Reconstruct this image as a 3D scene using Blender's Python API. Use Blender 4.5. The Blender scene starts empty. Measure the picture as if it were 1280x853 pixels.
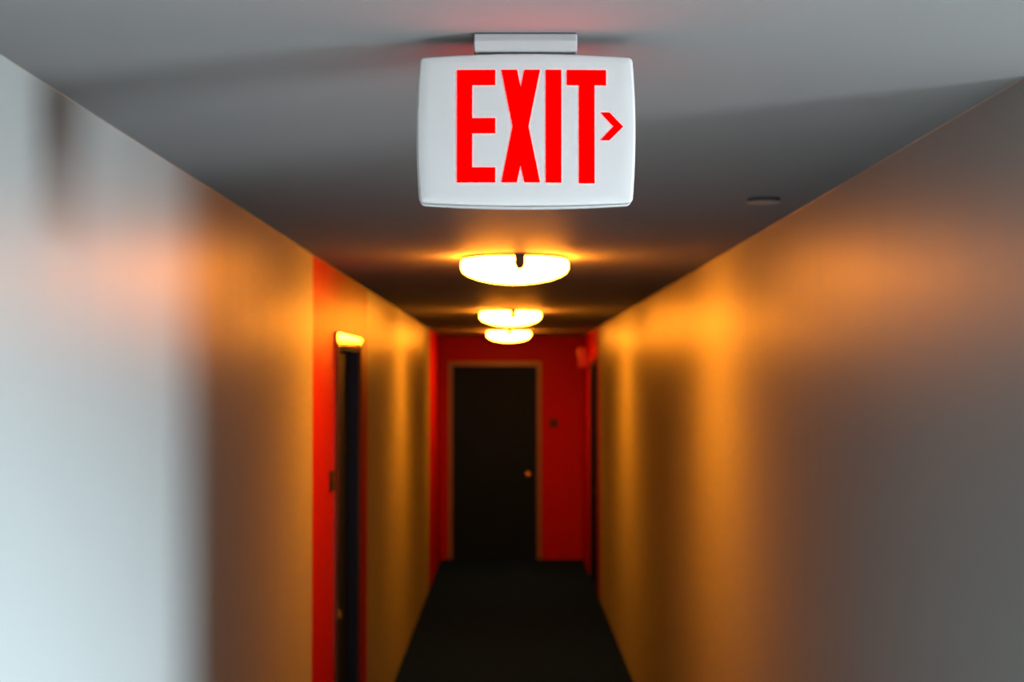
import bpy, bmesh, math
from mathutils import Vector, Matrix

sc = bpy.context.scene
C = sc.collection

# ------------------------------------------------------------------ camera
EYE = 1.95                                   # lens height above the carpet
FPX = 1778.0                                 # focal length in pixels of the 1280x853 frame
PITCH = math.atan((475 - 426.5) / FPX)
YAW = math.atan((640 - 636) / FPX)
cd = bpy.data.cameras.new('camera')
cam = bpy.data.objects.new('camera', cd)
C.objects.link(cam)
cd.sensor_width = 36.0
cd.lens = 36.0 * FPX / 1280.0
cd.clip_start = 0.01
cam.location = (0, 0, EYE)
cam.rotation_euler = (math.pi / 2 + PITCH, 0, -YAW)
cd.dof.use_dof = True
cd.dof.focus_distance = 1.94
cd.dof.aperture_fstop = 5.2
sc.camera = cam

# ------------------------------------------------------------------ world, exposure
SKY = 525.0
w = bpy.data.worlds.new('overcast_sky')
sc.world = w
w.use_nodes = True
nt = w.node_tree
bg = nt.nodes['Background']
tc = nt.nodes.new('ShaderNodeTexCoord')
sp = nt.nodes.new('ShaderNodeSeparateXYZ')
mr = nt.nodes.new('ShaderNodeMapRange')      # overcast sky above the horizon, dull ground below it
mr.interpolation_type = 'SMOOTHSTEP'
mr.inputs['From Min'].default_value = -0.06
mr.inputs['From Max'].default_value = 0.06
mx = nt.nodes.new('ShaderNodeMix')
mx.data_type = 'RGBA'
mx.inputs[6].default_value = (0.235, 0.265, 0.30, 1)
mx.inputs[7].default_value = (0.73, 0.865, 1.0, 1)
nt.links.new(tc.outputs['Generated'], sp.inputs[0])
nt.links.new(sp.outputs['Z'], mr.inputs['Value'])
nt.links.new(mr.outputs['Result'], mx.inputs[0])
nt.links.new(mx.outputs[2], bg.inputs['Color'])
bg.inputs['Strength'].default_value = SKY
sc.view_settings.view_transform = 'Standard'
sc.view_settings.look = 'None'
sc.view_settings.exposure = 0.0
sc.view_settings.gamma = 1.0
sc.view_settings.use_curve_mapping = False
try:
    sc.cycles.use_denoising = True
    sc.cycles.max_bounces = 10
    sc.cycles.diffuse_bounces = 3
    sc.cycles.glossy_bounces = 5
    sc.cycles.sample_clamp_indirect = 8.0
    sc.cycles.caustics_reflective = False
except Exception:
    pass

LAMP_BOWL = (195.0, 53.0, 1.6)               # radiance of the warm glass shades: the thin bowl below the bulbs
LAMP_SIDE = (165.0, 45.0, 2.6)                 # and the thick, dimmer glass of their upright rim

# ------------------------------------------------------------------ place (metres)
XL, XR = -0.740, 0.806                       # corridor walls
ZC = EYE + 0.4734                            # ceiling
YEND = 15.5                                  # wall at the corridor's end
YB = -2.4                                    # wall behind the camera
YLOB = 2.2                                   # corner where the side lobby opens
XLOB = 4.0                                   # far wall of the side lobby
WT = 0.14                                    # wall thickness
DH = 2.11                                    # door opening height

def portal(name, loc, rot, sx, sy):
    l = bpy.data.lights.new(name, 'AREA')
    l.shape = 'RECTANGLE'
    l.size, l.size_y = sx, sy
    l.cycles.is_portal = True
    o = bpy.data.objects.new(name, l)
    o.location, o.rotation_euler = loc, rot
    C.objects.link(o)
    return o

WIN1 = (-0.85, 0.50, 1.10, 2.38)             # window in the lobby's far wall: y0, y1, z0, z1
portal('daylight_portal', (XLOB + WT + 0.02, (WIN1[0] + WIN1[1]) / 2, (WIN1[2] + WIN1[3]) / 2),
       (0, math.pi / 2, 0), WIN1[3] - WIN1[2], WIN1[1] - WIN1[0])

# ------------------------------------------------------------------ materials
def mat(name, col, rough=0.5, metal=0.0, emit=None, strength=0.0, var=0.0, vscale=3.0,
        bump=0.0, bscale=300.0, spec=0.5, streak=0.0, coat=0.0):
    m = bpy.data.materials.new(name)
    m.use_nodes = True
    n, l = m.node_tree.nodes, m.node_tree.links
    b = n['Principled BSDF']
    b.inputs['Base Color'].default_value = (*col, 1)
    b.inputs['Roughness'].default_value = rough
    b.inputs['Metallic'].default_value = metal
    b.inputs['Specular IOR Level'].default_value = spec
    b.inputs['Coat Weight'].default_value = coat
    if emit:
        b.inputs['Emission Color'].default_value = (*emit, 1)
        b.inputs['Emission Strength'].default_value = strength
    if var or bump or streak:
        tc = n.new('ShaderNodeTexCoord')
    if var:
        t = n.new('ShaderNodeTexNoise')
        t.inputs['Scale'].default_value = vscale
        t.inputs['Detail'].default_value = 5
        l.new(tc.outputs['Object'], t.inputs['Vector'])
        r = n.new('ShaderNodeMapRange')
        r.inputs['To Min'].default_value = 1 - var
        r.inputs['To Max'].default_value = 1 + var
        l.new(t.outputs['Fac'], r.inputs['Value'])
        x = n.new('ShaderNodeVectorMath')
        x.operation = 'SCALE'
        x.inputs[0].default_value = col
        l.new(r.outputs['Result'], x.inputs['Scale'])
        l.new(x.outputs['Vector'], b.inputs['Base Color'])
    if streak:                               # roller strokes: the gloss varies in tall narrow bands
        mp = n.new('ShaderNodeMapping')
        mp.inputs['Scale'].default_value = (5.0, 5.0, 0.25)
        l.new(tc.outputs['Object'], mp.inputs['Vector'])
        t = n.new('ShaderNodeTexNoise')
        t.inputs['Scale'].default_value = 2.2
        t.inputs['Detail'].default_value = 4
        l.new(mp.outputs['Vector'], t.inputs['Vector'])
        r = n.new('ShaderNodeMapRange')
        r.inputs['From Min'].default_value = 0.3
        r.inputs['From Max'].default_value = 0.7
        r.inputs['To Min'].default_value = rough - streak
        r.inputs['To Max'].default_value = rough + streak
        l.new(t.outputs['Fac'], r.inputs['Value'])
        l.new(r.outputs['Result'], b.inputs['Roughness'])
    if bump:
        t = n.new('ShaderNodeTexNoise')
        t.inputs['Scale'].default_value = bscale
        t.inputs['Detail'].default_value = 2
        l.new(tc.outputs['Object'], t.inputs['Vector'])
        bp = n.new('ShaderNodeBump')
        bp.inputs['Strength'].default_value = bump
        bp.inputs['Distance'].default_value = 0.002
        l.new(t.outputs['Fac'], bp.inputs['Height'])
        l.new(bp.outputs['Normal'], b.inputs['Normal'])
    return m

M = {
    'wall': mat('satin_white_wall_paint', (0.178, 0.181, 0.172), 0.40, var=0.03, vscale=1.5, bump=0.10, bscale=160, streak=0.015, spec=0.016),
    'lobby': mat('lobby_wall_paint', (0.80, 0.80, 0.76), 0.5, var=0.03, vscale=1.5, spec=0.3),
    'red': mat('red_wall_paint', (0.18, 0.0035, 0.006), 0.40, var=0.05, vscale=2, bump=0.10, bscale=160, streak=0.015, spec=0.016),
    'ceil': mat('ceiling_paint', (0.19, 0.178, 0.174), 0.62, var=0.02, vscale=1.2, bump=0.06, bscale=220, spec=0.005),
    'carpet': mat('dark_carpet', (0.0018, 0.0080, 0.11), 0.95, var=0.35, vscale=60, bump=0.5, bscale=500, spec=0.01),
    'bounce_floor': mat('pale_bounce_floor', (0.52, 0.51, 0.47), 0.4, var=0.05, vscale=3),  # unseen pale flooring, added to bounce daylight up onto the ceiling
    'door': mat('black_door_paint', (0.0025, 0.008, 0.045), 0.6, var=0.1, vscale=6, spec=0.04),
    'casing': mat('glossy_dark_enamel', (0.03, 0.014, 0.012), 0.12, var=0.05, vscale=5),
    'casing2': mat('brown_enamel', (0.10, 0.045, 0.03), 0.4, spec=0.2, var=0.05, vscale=5),
    'plastic': mat('white_plastic', (0.325, 0.304, 0.296), 0.38, var=0.008, vscale=9),
    'plastic2': mat('pale_grey_plastic', (0.21, 0.20, 0.198), 0.35, var=0.01, vscale=9),
    'gap': mat('black_gap_shade', (0.02, 0.02, 0.022), 0.7, var=0.1, vscale=40),  # black colour standing in for the shade inside narrow gaps
    'redlit': mat('lit_red_lens', (0.25, 0.0, 0.0), 0.6, spec=0.0, emit=(1.0, 0.0, 0.0), strength=11.0, var=0.02, vscale=20),
    'glass': mat('lit_warm_glass', (0.8, 0.7, 0.5), 0.3, emit=LAMP_BOWL, strength=1.0, var=0.02, vscale=20),
    'bronze': mat('dark_bronze', (0.05, 0.035, 0.025), 0.4, metal=0.7, var=0.1, vscale=30),
    'brass': mat('brass', (0.75, 0.45, 0.22), 0.28, metal=1.0, var=0.05, vscale=30),
    'plaque': mat('dark_plaque', (0.012, 0.010, 0.012), 0.7, spec=0.05, var=0.1, vscale=30),
    'metal': mat('aged_bronze_insert', (0.03, 0.016, 0.010), 0.7, spec=0.05, var=0.05, vscale=30),
    'redbox': mat('red_alarm_plastic', (0.32, 0.014, 0.008), 0.35, spec=0.2, var=0.03, vscale=20),
    'clear': mat('red_tinted_lens', (0.34, 0.02, 0.012), 0.25, var=0.02, vscale=20),
    'cover': mat('off_white_enamel', (0.22, 0.21, 0.20), 0.4, var=0.02, vscale=20),
    'caulk': mat('caulk', (0.16, 0.155, 0.14), 0.6, var=0.06, vscale=30),
    'wframe': mat('grey_window_frame', (0.30, 0.30, 0.30), 0.4, var=0.03, vscale=10),
}
def shade_emission():
    n, l = M['glass'].node_tree.nodes, M['glass'].node_tree.links
    g = n.new('ShaderNodeTexCoord')
    sx = n.new('ShaderNodeSeparateXYZ')
    l.new(g.outputs['Normal'], sx.inputs[0])
    mr = n.new('ShaderNodeMapRange')
    mr.interpolation_type = 'SMOOTHSTEP'
    mr.inputs['From Min'].default_value = -0.70
    mr.inputs['From Max'].default_value = -0.97
    l.new(sx.outputs['Z'], mr.inputs['Value'])
    mx = n.new('ShaderNodeMix')
    mx.data_type = 'VECTOR'
    mx.inputs[4].default_value = LAMP_SIDE
    mx.inputs[5].default_value = LAMP_BOWL
    l.new(mr.outputs['Result'], mx.inputs[0])
    l.new(mx.outputs[1], n['Principled BSDF'].inputs['Emission Color'])
shade_emission()
def pane_material():
    m = bpy.data.materials.new('window_glass')
    m.use_nodes = True
    n, l = m.node_tree.nodes, m.node_tree.links
    n.clear()
    o = n.new('ShaderNodeOutputMaterial')
    mix = n.new('ShaderNodeMixShader')
    f = n.new('ShaderNodeFresnel')
    f.inputs['IOR'].default_value = 1.45
    t = n.new('ShaderNodeBsdfTransparent')
    t.inputs['Color'].default_value = (0.95, 0.97, 0.96, 1)
    g = n.new('ShaderNodeBsdfGlossy')
    g.inputs['Roughness'].default_value = 0.02
    l.new(f.outputs[0], mix.inputs[0])
    l.new(t.outputs[0], mix.inputs[1])
    l.new(g.outputs[0], mix.inputs[2])
    l.new(mix.outputs[0], o.inputs['Surface'])
    return m
M['pane'] = pane_material()

# ------------------------------------------------------------------ mesh helpers
def obj(name, bm, ms, parent=None, smooth=False):
    me = bpy.data.meshes.new(name)
    bmesh.ops.recalc_face_normals(bm, faces=bm.faces[:])
    bm.to_mesh(me)
    bm.free()
    for m in (ms if isinstance(ms, (list, tuple)) else [ms]):
        me.materials.append(M[m])
    if smooth:
        for p in me.polygons:
            p.use_smooth = True
    o = bpy.data.objects.new(name, me)
    C.objects.link(o)
    if parent:
        o.parent = parent
    return o

def tag(o, label=None, cat=None, group=None, kind=None):
    for k, v in (('label', label), ('category', cat), ('group', group), ('kind', kind)):
        if v:
            o[k] = v
    return o

def empty(name, loc, rz=0.0):
    o = bpy.data.objects.new(name, None)
    o.empty_display_size = 0.1
    o.location = loc
    o.rotation_euler = (0, 0, rz)
    C.objects.link(o)
    return o

def add_box(bm, x0, x1, y0, y1, z0, z1, bevel=0.0, seg=2):
    b2 = bmesh.new()
    bmesh.ops.create_cube(b2, size=1.0)
    for v in b2.verts:
        v.co = ((x0 + x1) / 2 + v.co.x * (x1 - x0), (y0 + y1) / 2 + v.co.y * (y1 - y0), (z0 + z1) / 2 + v.co.z * (z1 - z0))
    if bevel:
        bmesh.ops.bevel(b2, geom=b2.edges[:], offset=bevel, segments=seg, affect='EDGES', profile=0.5)
    tmp = bpy.data.meshes.new('t')
    b2.to_mesh(tmp)
    b2.free()
    bm.from_mesh(tmp)
    bpy.data.meshes.remove(tmp)
    return bm

def box(*a, **k):
    return add_box(bmesh.new(), *a, **k)

def lathe(profile, n=48, mtx=None):
    """profile: (radius, height) from one end to the other; closed on the axis where radius is 0"""
    bm = bmesh.new()
    rings = []
    for r, z in profile:
        if r < 1e-6:
            rings.append([bm.verts.new((0, 0, z))])
        else:
            rings.append([bm.verts.new((r * math.cos(2 * math.pi * i / n), r * math.sin(2 * math.pi * i / n), z)) for i in range(n)])
    for a, b in zip(rings, rings[1:]):
        for i in range(n):
            j = (i + 1) % n
            if len(a) == 1 and len(b) > 1:
                bm.faces.new((a[0], b[i], b[j]))
            elif len(b) == 1 and len(a) > 1:
                bm.faces.new((a[i], a[j], b[0]))
            elif len(a) > 1:
                bm.faces.new((a[i], a[j], b[j], b[i]))
    if mtx is not None:
        bmesh.ops.transform(bm, matrix=mtx, verts=bm.verts[:])
    return bm

def wall(name, to3, u0, u1, z0, z1, t, openings=(), paint=(), mats=('wall',)):
    """Solid wall with openings. to3(u, depth, z) -> point; depth 0 is the room side, t the far side.
    paint: (ua, ub, slot) stretches of the room side that carry another paint."""
    us = sorted({u0, u1, *[a for o in openings for a in o[:2]], *[a for p in paint for a in p[:2]]})
    zs = sorted({z0, z1, *[a for o in openings for a in o[2:4]]})
    us = [u for u in us if u0 <= u <= u1]
    zs = [z for z in zs if z0 <= z <= z1]
    def solid(i, j):
        if not (0 <= i < len(us) - 1 and 0 <= j < len(zs) - 1):
            return False
        uc, zc = (us[i] + us[i + 1]) / 2, (zs[j] + zs[j + 1]) / 2
        return not any(o[0] < uc < o[1] and o[2] < zc < o[3] for o in openings)
    bm = bmesh.new()
    cache = {}
    def V(u, d, z):
        k = (round(u, 5), round(d, 5), round(z, 5))
        if k not in cache:
            cache[k] = bm.verts.new(to3(u, d, z))
        return cache[k]
    for i in range(len(us) - 1):
        for j in range(len(zs) - 1):
            if not solid(i, j):
                continue
            a, b, c, d = us[i], us[i + 1], zs[j], zs[j + 1]
            uc = (a + b) / 2
            slot = next((p[2] for p in paint if p[0] < uc < p[1]), 0)
            f = bm.faces.new((V(a, 0, c), V(b, 0, c), V(b, 0, d), V(a, 0, d)))
            f.material_index = slot
            bm.faces.new((V(a, t, c), V(a, t, d), V(b, t, d), V(b, t, c)))
            for (di, dj, p, q) in ((-1, 0, (a, c), (a, d)), (1, 0, (b, c), (b, d)), (0, -1, (a, c), (b, c)), (0, 1, (a, d), (b, d))):
                if not solid(i + di, j + dj):
                    f = bm.faces.new((V(p[0], 0, p[1]), V(q[0], 0, q[1]), V(q[0], t, q[1]), V(p[0], t, p[1])))
                    f.material_index = slot
    return tag(obj(name, bm, mats), kind='structure')

# ------------------------------------------------------------------ setting
D1 = (6.10, 7.00)                            # door in the left wall (along the corridor)
D2 = (12.92, 13.92)                          # door in the right wall
DE = (-0.622, 0.316)                         # door in the end wall

tag(obj('floor', box(XL - WT, XLOB + WT, YLOB, YEND + WT, -0.1, 0), 'carpet'), kind='structure')
tag(obj('floor_lobby', box(XL - WT, XLOB + WT, YB - WT, YLOB, -0.1, 0), 'bounce_floor'), kind='structure')
tag(obj('ceiling', box(XL - WT, XLOB + WT, YB - WT, YEND + WT, ZC, ZC + 0.1), 'ceil'), kind='structure')

wall('wall_left', lambda u, d, z: (XL - d, u, z), YB, YEND, 0, ZC, WT,
     openings=[(*D1, -0.01, DH)], paint=[(5.37, 7.45, 1), (13.25, YEND, 1)], mats=('wall', 'red'))
wall('wall_right', lambda u, d, z: (XR + d, u, z), YLOB, YEND, 0, ZC, WT,
     openings=[(*D2, -0.01, DH)], paint=[(12.55, YEND, 1)], mats=('wall', 'red'))
wall('wall_end', lambda u, d, z: (u, YEND + d, z), XL - WT, XR + WT, 0, ZC, WT,
     openings=[(*DE, -0.01, DH)], mats=('red',))
wall('wall_lobby_front', lambda u, d, z: (u, YLOB + d, z), XR + WT, XLOB, 0, ZC, WT, mats=('lobby',))
wall('wall_lobby_far', lambda u, d, z: (XLOB + d, u, z), YB, YLOB + WT, 0, ZC, WT,
     openings=[WIN1], mats=('lobby',))
wall('wall_back', lambda u, d, z: (u, YB - d, z), XL - WT, XLOB + WT, 0, ZC, WT, mats=('lobby',))

# bead of caulk where the corridor walls meet the ceiling
def bead(name, x, sx, y0, y1):
    bm = bmesh.new()
    r = 0.0025
    n = 5
    pr = [(x + sx * r * (1 - math.sin(a)), ZC - r * (1 - math.cos(a))) for a in [math.pi / 2 * k / (n - 1) for k in range(n)]] + [(x, ZC)]
    A = [bm.verts.new((p[0], y0, p[1])) for p in pr]
    B = [bm.verts.new((p[0], y1, p[1])) for p in pr]
    for i in range(len(pr)):
        j = (i + 1) % len(pr)
        bm.faces.new((A[i], A[j], B[j], B[i]))
    bm.faces.new(A)
    bm.faces.new(B)
    return tag(obj(name, bm, 'caulk'), kind='structure')
bead('trim_1', XL, 1, YB, YEND)
bead('trim_2', XR, -1, YLOB, YEND)

# ------------------------------------------------------------------ doors
def door(name, loc, rz, width, casing, knob_side, label, mirror_knob=True):
    """local axes: +x along the wall, -y into the corridor, z up; origin at the opening's middle on the wall face"""
    r = tag(empty(name, loc, rz), label, 'door', kind='structure')
    hw = width / 2
    cw = 0.055
    obj('door_leaf', box(-hw + 0.0215, hw - 0.0215, 0.045, 0.085, 0.0003, DH - 0.0215), 'door', r)
    for s in (-1, 1):
        obj('jamb', box(min(s * hw, s * (hw - 0.022)), max(s * hw, s * (hw - 0.022)), 0.0005, WT - 0.001, 0.001, DH - 0.022), 'door', r)
        a, b = s * (hw - 0.012), s * (hw + cw - 0.012)
        obj('side_casing', box(min(a, b), max(a, b), -0.012, -0.0005, 0.001, DH - 0.012, bevel=0.002), casing, r)
    obj('head_jamb', box(-hw, hw, 0.0005, WT - 0.001, DH - 0.022, DH - 0.0005), 'door', r)
    obj('head_casing', box(-hw - cw + 0.012, hw + cw - 0.012, -0.012, -0.0005, DH - 0.012, DH + cw - 0.012, bevel=0.002), casing, r)
    kx = knob_side * (hw - 0.105)
    k = obj('door_knob', lathe([(0, -0.060), (0.016, -0.060), (0.025, -0.054), (0.028, -0.044), (0.024, -0.032), (0.011, -0.024), (0.010, 0.0), (0, 0)],
                               24, Matrix.Translation((kx, 0.045, 0.92)) @ Matrix.Rotation(-math.pi / 2, 4, 'X')), 'brass' if casing == 'casing2' else 'bronze', r, smooth=True)
    obj('rosette', lathe([(0, -0.008), (0.026, -0.008), (0.032, -0.004), (0.033, -0.0005), (0, -0.0005)], 24,
                         Matrix.Translation((kx, 0.045, 0.92)) @ Matrix.Rotation(-math.pi / 2, 4, 'X')), 'bronze', k, smooth=True)
    return r

door('door_1', (XL, sum(D1) / 2, 0), math.pi / 2, D1[1] - D1[0], 'casing', -1, 'black door with glossy dark casing in the red stretch of the left wall')
door('door_2', (XR, sum(D2) / 2, 0), -math.pi / 2, D2[1] - D2[0], 'casing', 1, 'black door in the red stretch of the right wall beside the fire alarm')
door('door_3', (sum(DE) / 2, YEND, 0), 0, DE[1] - DE[0], 'casing2', 1, 'black door with brass knob in the red wall closing the corridor')

# ------------------------------------------------------------------ lobby windows (behind and beside the camera)
def window(name, loc, rz, wd, z0, z1, label):
    """local: +x along the wall, +y outward"""
    r = tag(empty(name, loc, rz), label, 'window', kind='structure')
    hw = wd / 2
    fw = 0.05
    for s in (-1, 1):
        obj('frame_stile', box(min(s * hw, s * (hw - fw)), max(s * hw, s * (hw - fw)), 0.05, 0.11, z0 + 0.001, z1 - 0.001, bevel=0.003), 'wframe', r)
    obj('frame_rail', box(-hw + fw, hw - fw, 0.05, 0.11, z1 - fw, z1 - 0.001, bevel=0.003), 'wframe', r)
    obj('frame_rail', box(-hw + fw, hw - fw, 0.05, 0.11, z0 + 0.001, z0 + fw, bevel=0.003), 'wframe', r)
    obj('pane', box(-hw + fw, hw - fw, 0.078, 0.082, z0 + fw, z1 - fw), 'pane', r)
    obj('sill', box(-hw - 0.03, hw + 0.03, -0.05, -0.0005, z0 - 0.03, z0 - 0.001, bevel=0.004), 'cover', r)
    return r
window('window_1', (XLOB, (WIN1[0] + WIN1[1]) / 2, 0), -math.pi / 2, WIN1[1] - WIN1[0], WIN1[2], WIN1[3], 'single-pane window in the far wall of the side lobby')

# ------------------------------------------------------------------ exit sign
SD = 1.93                                    # distance to the middle of the face
PX = SD / FPX
def sgn(px, py):                             # sign-face pixel -> local metres about the face's middle
    return ((px - 657.5) * PX, (161.0 - py) * PX)
SX, SZ = (657.5 - 636) * PX, EYE + (475 - 161.0) * PX * 1.002
HW, HH = 134.3 * PX, 92.2 * PX
BOWX, BOWZ = 4.0 * PX, 4.2 * PX
BULGE = 0.004
TH = 0.052                                   # total thickness

def outline(inset, n=12, rc=0.0065):
    """bowed rectangle with rounded corners, counter-clockwise, about the middle"""
    pts = []
    r = max(rc - inset, 0.002)
    hw, hh = HW - inset, HH - inset
    def bx(z): return BOWX * (1 - (z / hh) ** 2)
    def bz(x): return BOWZ * (1 - (x / hw) ** 2)
    for k in range(4):
        cx, cz = ((hw - r), (hh - r))
        cx *= (1, -1, -1, 1)[k]
        cz *= (1, 1, -1, -1)[k]
        for i in range(7):
            a = math.pi / 2 * k + math.pi / 2 * i / 6
            pts.append((cx + r * math.cos(a), cz + r * math.sin(a)))
        nxt = ((-(hw - r), hh), (-hw, -(hh - r)), ((hw - r), -hh), (hw, (hh - r)))[k]
        last = pts[-1]
        for i in range(1, n):
            t = i / n
            pts.append((last[0] + (nxt[0] - last[0]) * t, last[1] + (nxt[1] - last[1]) * t))
    out = []
    for x, z in pts:
        x2 = x + (bx(z) if x > 0 else -bx(z)) * (abs(x) / hw) ** 2
        z2 = z + (bz(x) if z > 0 else -bz(x)) * (abs(z) / hh) ** 2
        out.append((x2, z2))
    return out

def face_y(x):                               # gentle convex face
    return BULGE * (x / HW) ** 2

def cover_mesh(sign=1):
    """shallow moulded cover: face towards -y (sign 1) or mirrored to the far side"""
    bm = bmesh.new()
    rings = []
    o = outline(0.0)
    for s in (0.25, 0.5, 0.75, 0.9):
        oi = outline(0.004)
        rings.append([(x * s, face_y(x * s), z * s) for x, z in oi])
    for inset, dy in ((0.004, 0.0), (0.0020, 0.0006), (0.0006, 0.0020), (0.0, 0.0042), (0.0, 0.013), (0.0015, 0.0145)):
        rings.append([(x, face_y(x) + dy, z) for x, z in outline(inset)])
    # close on the back
    last = outline(0.006)
    rings.append([(x, 0.0175, z) for x, z in last])
    vs = []
    for ring in rings:
        vs.append([bm.verts.new((x, y if sign > 0 else TH - y, z)) for x, y, z in ring])
    c = bm.verts.new((0, 0 if sign > 0 else TH, 0))
    e = bm.verts.new((0, 0.0175 if sign > 0 else TH - 0.0175, 0))
    n = len(vs[0])
    for i in range(n):
        j = (i + 1) % n
        bm.faces.new((c, vs[0][i], vs[0][j]))
        bm.faces.new((e, vs[-1][j], vs[-1][i]))
        for a, b in zip(vs, vs[1:]):
            bm.faces.new((a[i], a[j], b[j], b[i]))
    return bm

sign = tag(empty('exit_sign', (SX, SD, SZ)),
           'white exit sign with red lit letters and arrow hanging from the ceiling', 'exit sign')
obj('front_cover', cover_mesh(1), 'plastic', sign, smooth=True)
obj('back_cover', cover_mesh(-1), 'plastic', sign, smooth=True)
# body between the two covers
bm = bmesh.new()
o2 = outline(0.003)
A = [bm.verts.new((x, 0.0165, z)) for x, z in o2]
B = [bm.verts.new((x, TH - 0.0165, z)) for x, z in o2]
for i in range(len(A)):
    j = (i + 1) % len(A)
    bm.faces.new((A[i], A[j], B[j], B[i]))
bm.faces.new(A)
bm.faces.new(B)
obj('housing', bm, 'plastic2', sign)

LET = {
    'E': [[(571, 86), (619, 86), (619, 105.2), (590, 105.2), (590, 147), (619, 147), (619, 166), (590, 166), (590, 209), (619, 209), (619, 228), (571, 228)]],
    'X': [[(626.8, 86), (646.3, 86), (650.9, 108), (655.7, 86), (675.2, 86), (660.7, 157), (675.2, 228), (655.8, 228), (650.7, 206.5), (646.0, 228), (626.8, 228), (640.9, 157)]],
    'I': [[(682.4, 86), (702, 86), (702, 228.3), (682.4, 228.3)]],
    'T': [[(709, 86), (758.3, 86), (758.3, 105.2), (743.8, 105.2), (743.8, 229), (724.2, 229), (724.2, 105.2), (709, 105.2)]],
    '>': [[(751.2, 139.5), (762.7, 139.5), (779.8, 157.1), (762.3, 174.6), (751.2, 174.6), (767.6, 157.1)]],
}
def glyph(poly, back=False):
    bm = bmesh.new()
    pts = [sgn(*p) for p in poly]
    def Y(x, lift): return face_y(x) - lift
    if back:
        A = [bm.verts.new((-x, TH - Y(x, 0.0008), z)) for x, z in pts]
        B = [bm.verts.new((-x, TH - Y(x, -0.0006), z)) for x, z in pts]
    else:
        A = [bm.verts.new((x, Y(x, 0.0008), z)) for x, z in pts]
        B = [bm.verts.new((x, Y(x, -0.0006), z)) for x, z in pts]
    fa = bm.faces.new(A)
    fb = bm.faces.new(list(reversed(B)))
    for i in range(len(A)):
        j = (i + 1) % len(A)
        bm.faces.new((A[i], A[j], B[j], B[i]))
    bm.normal_update()
    bmesh.ops.triangulate(bm, faces=[fa, fb])
    return bm
for back in (False, True):
    for ch in 'EXIT>':
        o = obj('arrow' if ch == '>' else 'letter', glyph(LET[ch][0], back), 'redlit', sign)
        o['label'] = 'red lit arrow chevron' if ch == '>' else 'red lit letter ' + ch

# canopy that fixes the sign to the ceiling
cx0, cx1 = (592 - 657.5) * PX, (722 - 657.5) * PX
ctop = ZC - SZ
cy0, cy1 = -0.006, TH + 0.006
bm = bmesh.new()
pr = [(cy0 + 0.001, ctop - 0.0014), (cy0, ctop - 0.0125), (cy0 + 0.007, ctop - 0.0252), (cy1 - 0.007, ctop - 0.0252), (cy1, ctop - 0.0125), (cy1 - 0.001, ctop - 0.0014)]
A = [bm.verts.new((cx0, y, z)) for y, z in pr]
B = [bm.verts.new((cx1, y, z)) for y, z in pr]
bm.faces.new(A)
bm.faces.new(list(reversed(B)))
for i in range(6):
    bm.faces.new((A[i], B[i], B[(i + 1) % 6], A[(i + 1) % 6]))
bmesh.ops.bevel(bm, geom=bm.edges[:], offset=0.0022, segments=3, affect='EDGES', profile=0.5)
obj('canopy', bm, 'plastic2', sign, smooth=False)
obj('canopy_gap_shade', box(cx0 + 0.002, cx1 - 0.002, cy0 + 0.002, cy1 - 0.002, ctop - 0.0016, ctop - 0.00005), 'gap', sign)  # black strip drawn for the dark gap between canopy and ceiling
obj('stem', box(cx0 + 0.006, cx1 - 0.006, 0.014, TH - 0.008, HH + 0.0005, ctop - 0.025, bevel=0.0008), 'gap', sign)

# ------------------------------------------------------------------ ceiling lights
LR = 0.206
def ceiling_light(loc, rz, label):
    r = tag(empty('ceiling_light', loc, rz), label, 'ceiling light', 'ceiling lights along the corridor')
    prof = [(0, -0.101), (0.05, -0.0995), (0.10, -0.094), (0.145, -0.084), (0.178, -0.071), (0.196, -0.060), (0.2035, -0.050),
            (LR, -0.040), (LR, -0.024), (0.2035, -0.016), (0.198, -0.0135), (0.19, -0.0140), (0, -0.0140)]
    obj('glass_shade', lathe(prof, 64), 'glass', r, smooth=True)
    obj('ceiling_pan', lathe([(0, -0.0135), (0.200, -0.0135), (0.206, -0.011), (0.2075, -0.006), (0.2075, -0.0003), (0, -0.0003)], 64), 'bronze', r, smooth=False)
    for k in range(3):
        a = math.radians(-90 + 5 + 120 * k)
        mt = Matrix.Rotation(a, 4, 'Z')
        bm = bmesh.new()
        add_box(bm, LR + 0.001, LR + 0.006, -0.021, 0.021, -0.040, -0.0005, bevel=0.001)
        add_box(bm, 0.204, LR + 0.003, -0.011, 0.011, -0.012, -0.0005)
        # pointed tip
        tip = [(-0.025, -0.034), (0.025, -0.034), (0.018, -0.050), (0.010, -0.064), (-0.010, -0.064), (-0.018, -0.050)]
        A = [bm.verts.new((LR + 0.001, y, z)) for y, z in tip]
        B = [bm.verts.new((LR + 0.006, y, z)) for y, z in tip]
        bm.faces.new(A)
        bm.faces.new(list(reversed(B)))
        for i in range(6):
            j = (i + 1) % 6
            bm.faces.new((A[i], B[i], B[j], A[j]))
        bmesh.ops.transform(bm, matrix=mt, verts=bm.verts[:])
        c = obj('clip', bm, 'bronze', r)
        s = lathe([(0, 0.006), (0.004, 0.0055), (0.006, 0.003), (0.006, 0.0), (0, 0.0)], 14,
                  mt @ Matrix.Translation((LR + 0.006, 0, -0.034)) @ Matrix.Rotation(math.pi / 2, 4, 'Y'))
        obj('clip_screw', s, 'bronze', c, smooth=True)
    return r
ceiling_light((0.023, 5.49, ZC), 0.0, 'lit frosted glass ceiling light next along from the exit sign')
ceiling_light((0.011, 9.76, ZC), 0.0, 'lit frosted glass ceiling light in the middle of the row of three')
ceiling_light((0.000, 13.77, ZC), -0.05, 'lit frosted glass ceiling light in front of the end door')

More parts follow.
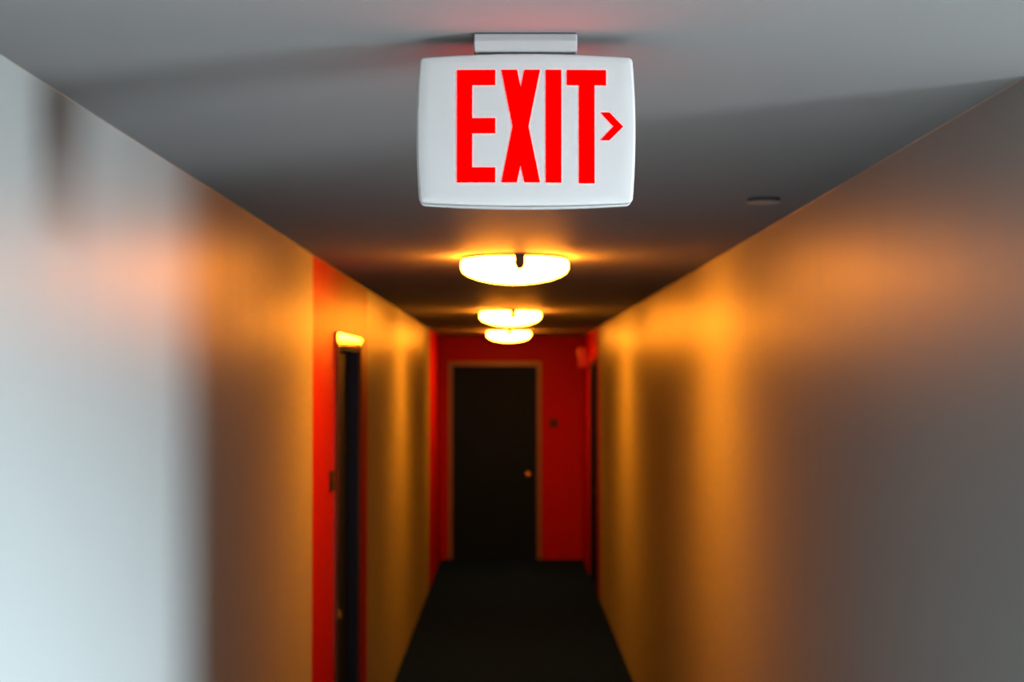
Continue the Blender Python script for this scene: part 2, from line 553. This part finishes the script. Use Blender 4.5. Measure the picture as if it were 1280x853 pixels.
# ------------------------------------------------------------------ sprinkler cover on the ceiling
sp = tag(empty('sprinkler_cover', (0.665, 3.70, ZC)), 'small round sprinkler cover plate on the ceiling by the right wall', 'sprinkler')
obj('gap_shade_disc', lathe([(0, -0.0092), (0.0415, -0.0092), (0.0425, -0.0002), (0, -0.0002)], 32), 'gap', sp)  # black disc painted in for the shadow gap above the plate
obj('cover_plate', lathe([(0, -0.0118), (0.038, -0.0116), (0.0435, -0.0108), (0.0445, -0.0100), (0.043, -0.0093), (0, -0.0091)], 40), 'cover', sp, smooth=False)

# ------------------------------------------------------------------ room plaques
def plaque(loc, rz, wd, ht, label):
    r = tag(empty('room_plaque', loc, rz), label, 'plaque', 'room plaques beside the doors')
    obj('backplate', box(-wd / 2, wd / 2, -0.010, -0.0004, -ht / 2, ht / 2, bevel=0.002), 'plaque', r)
    obj('insert', box(-wd / 2 + 0.012, wd / 2 - 0.012, -0.0125, -0.0098, -0.006, ht / 2 - 0.010, bevel=0.0008), 'metal', r)
    obj('lower_insert', box(-wd / 2 + 0.012, wd / 2 - 0.012, -0.0120, -0.0098, -ht / 2 + 0.008, -0.012, bevel=0.0008), 'plaque', r)
    return r
plaque((XL, 5.93, EYE - 0.42), math.pi / 2, 0.10, 0.085, 'small dark plaque on the red left wall beside the glossy-cased door')
plaque(((692 - 636) * YEND / FPX, YEND, EYE - 0.47), 0, 0.085, 0.085, 'small dark plaque on the red end wall beside the door with brass knob')

# ------------------------------------------------------------------ fire alarm on the right wall near the end
fa = tag(empty('fire_alarm', (XR, 14.85, EYE + 0.235), -math.pi / 2), 'red fire alarm horn high on the red right wall', 'fire alarm')
obj('body', box(-0.065, 0.065, -0.078, -0.022, -0.105, 0.105, bevel=0.010, seg=3), 'redbox', fa)
obj('back_box', box(-0.058, 0.058, -0.0225, -0.0004, -0.092, 0.092, bevel=0.002), 'redbox', fa)
obj('strobe_lens', box(-0.028, 0.028, -0.094, -0.077, 0.02, 0.085, bevel=0.006, seg=2), 'clear', fa)
for k in range(4):
    obj('horn_slot', box(-0.040, 0.040, -0.0795, -0.0775, -0.085 + 0.022 * k, -0.077 + 0.022 * k), 'plaque', fa)
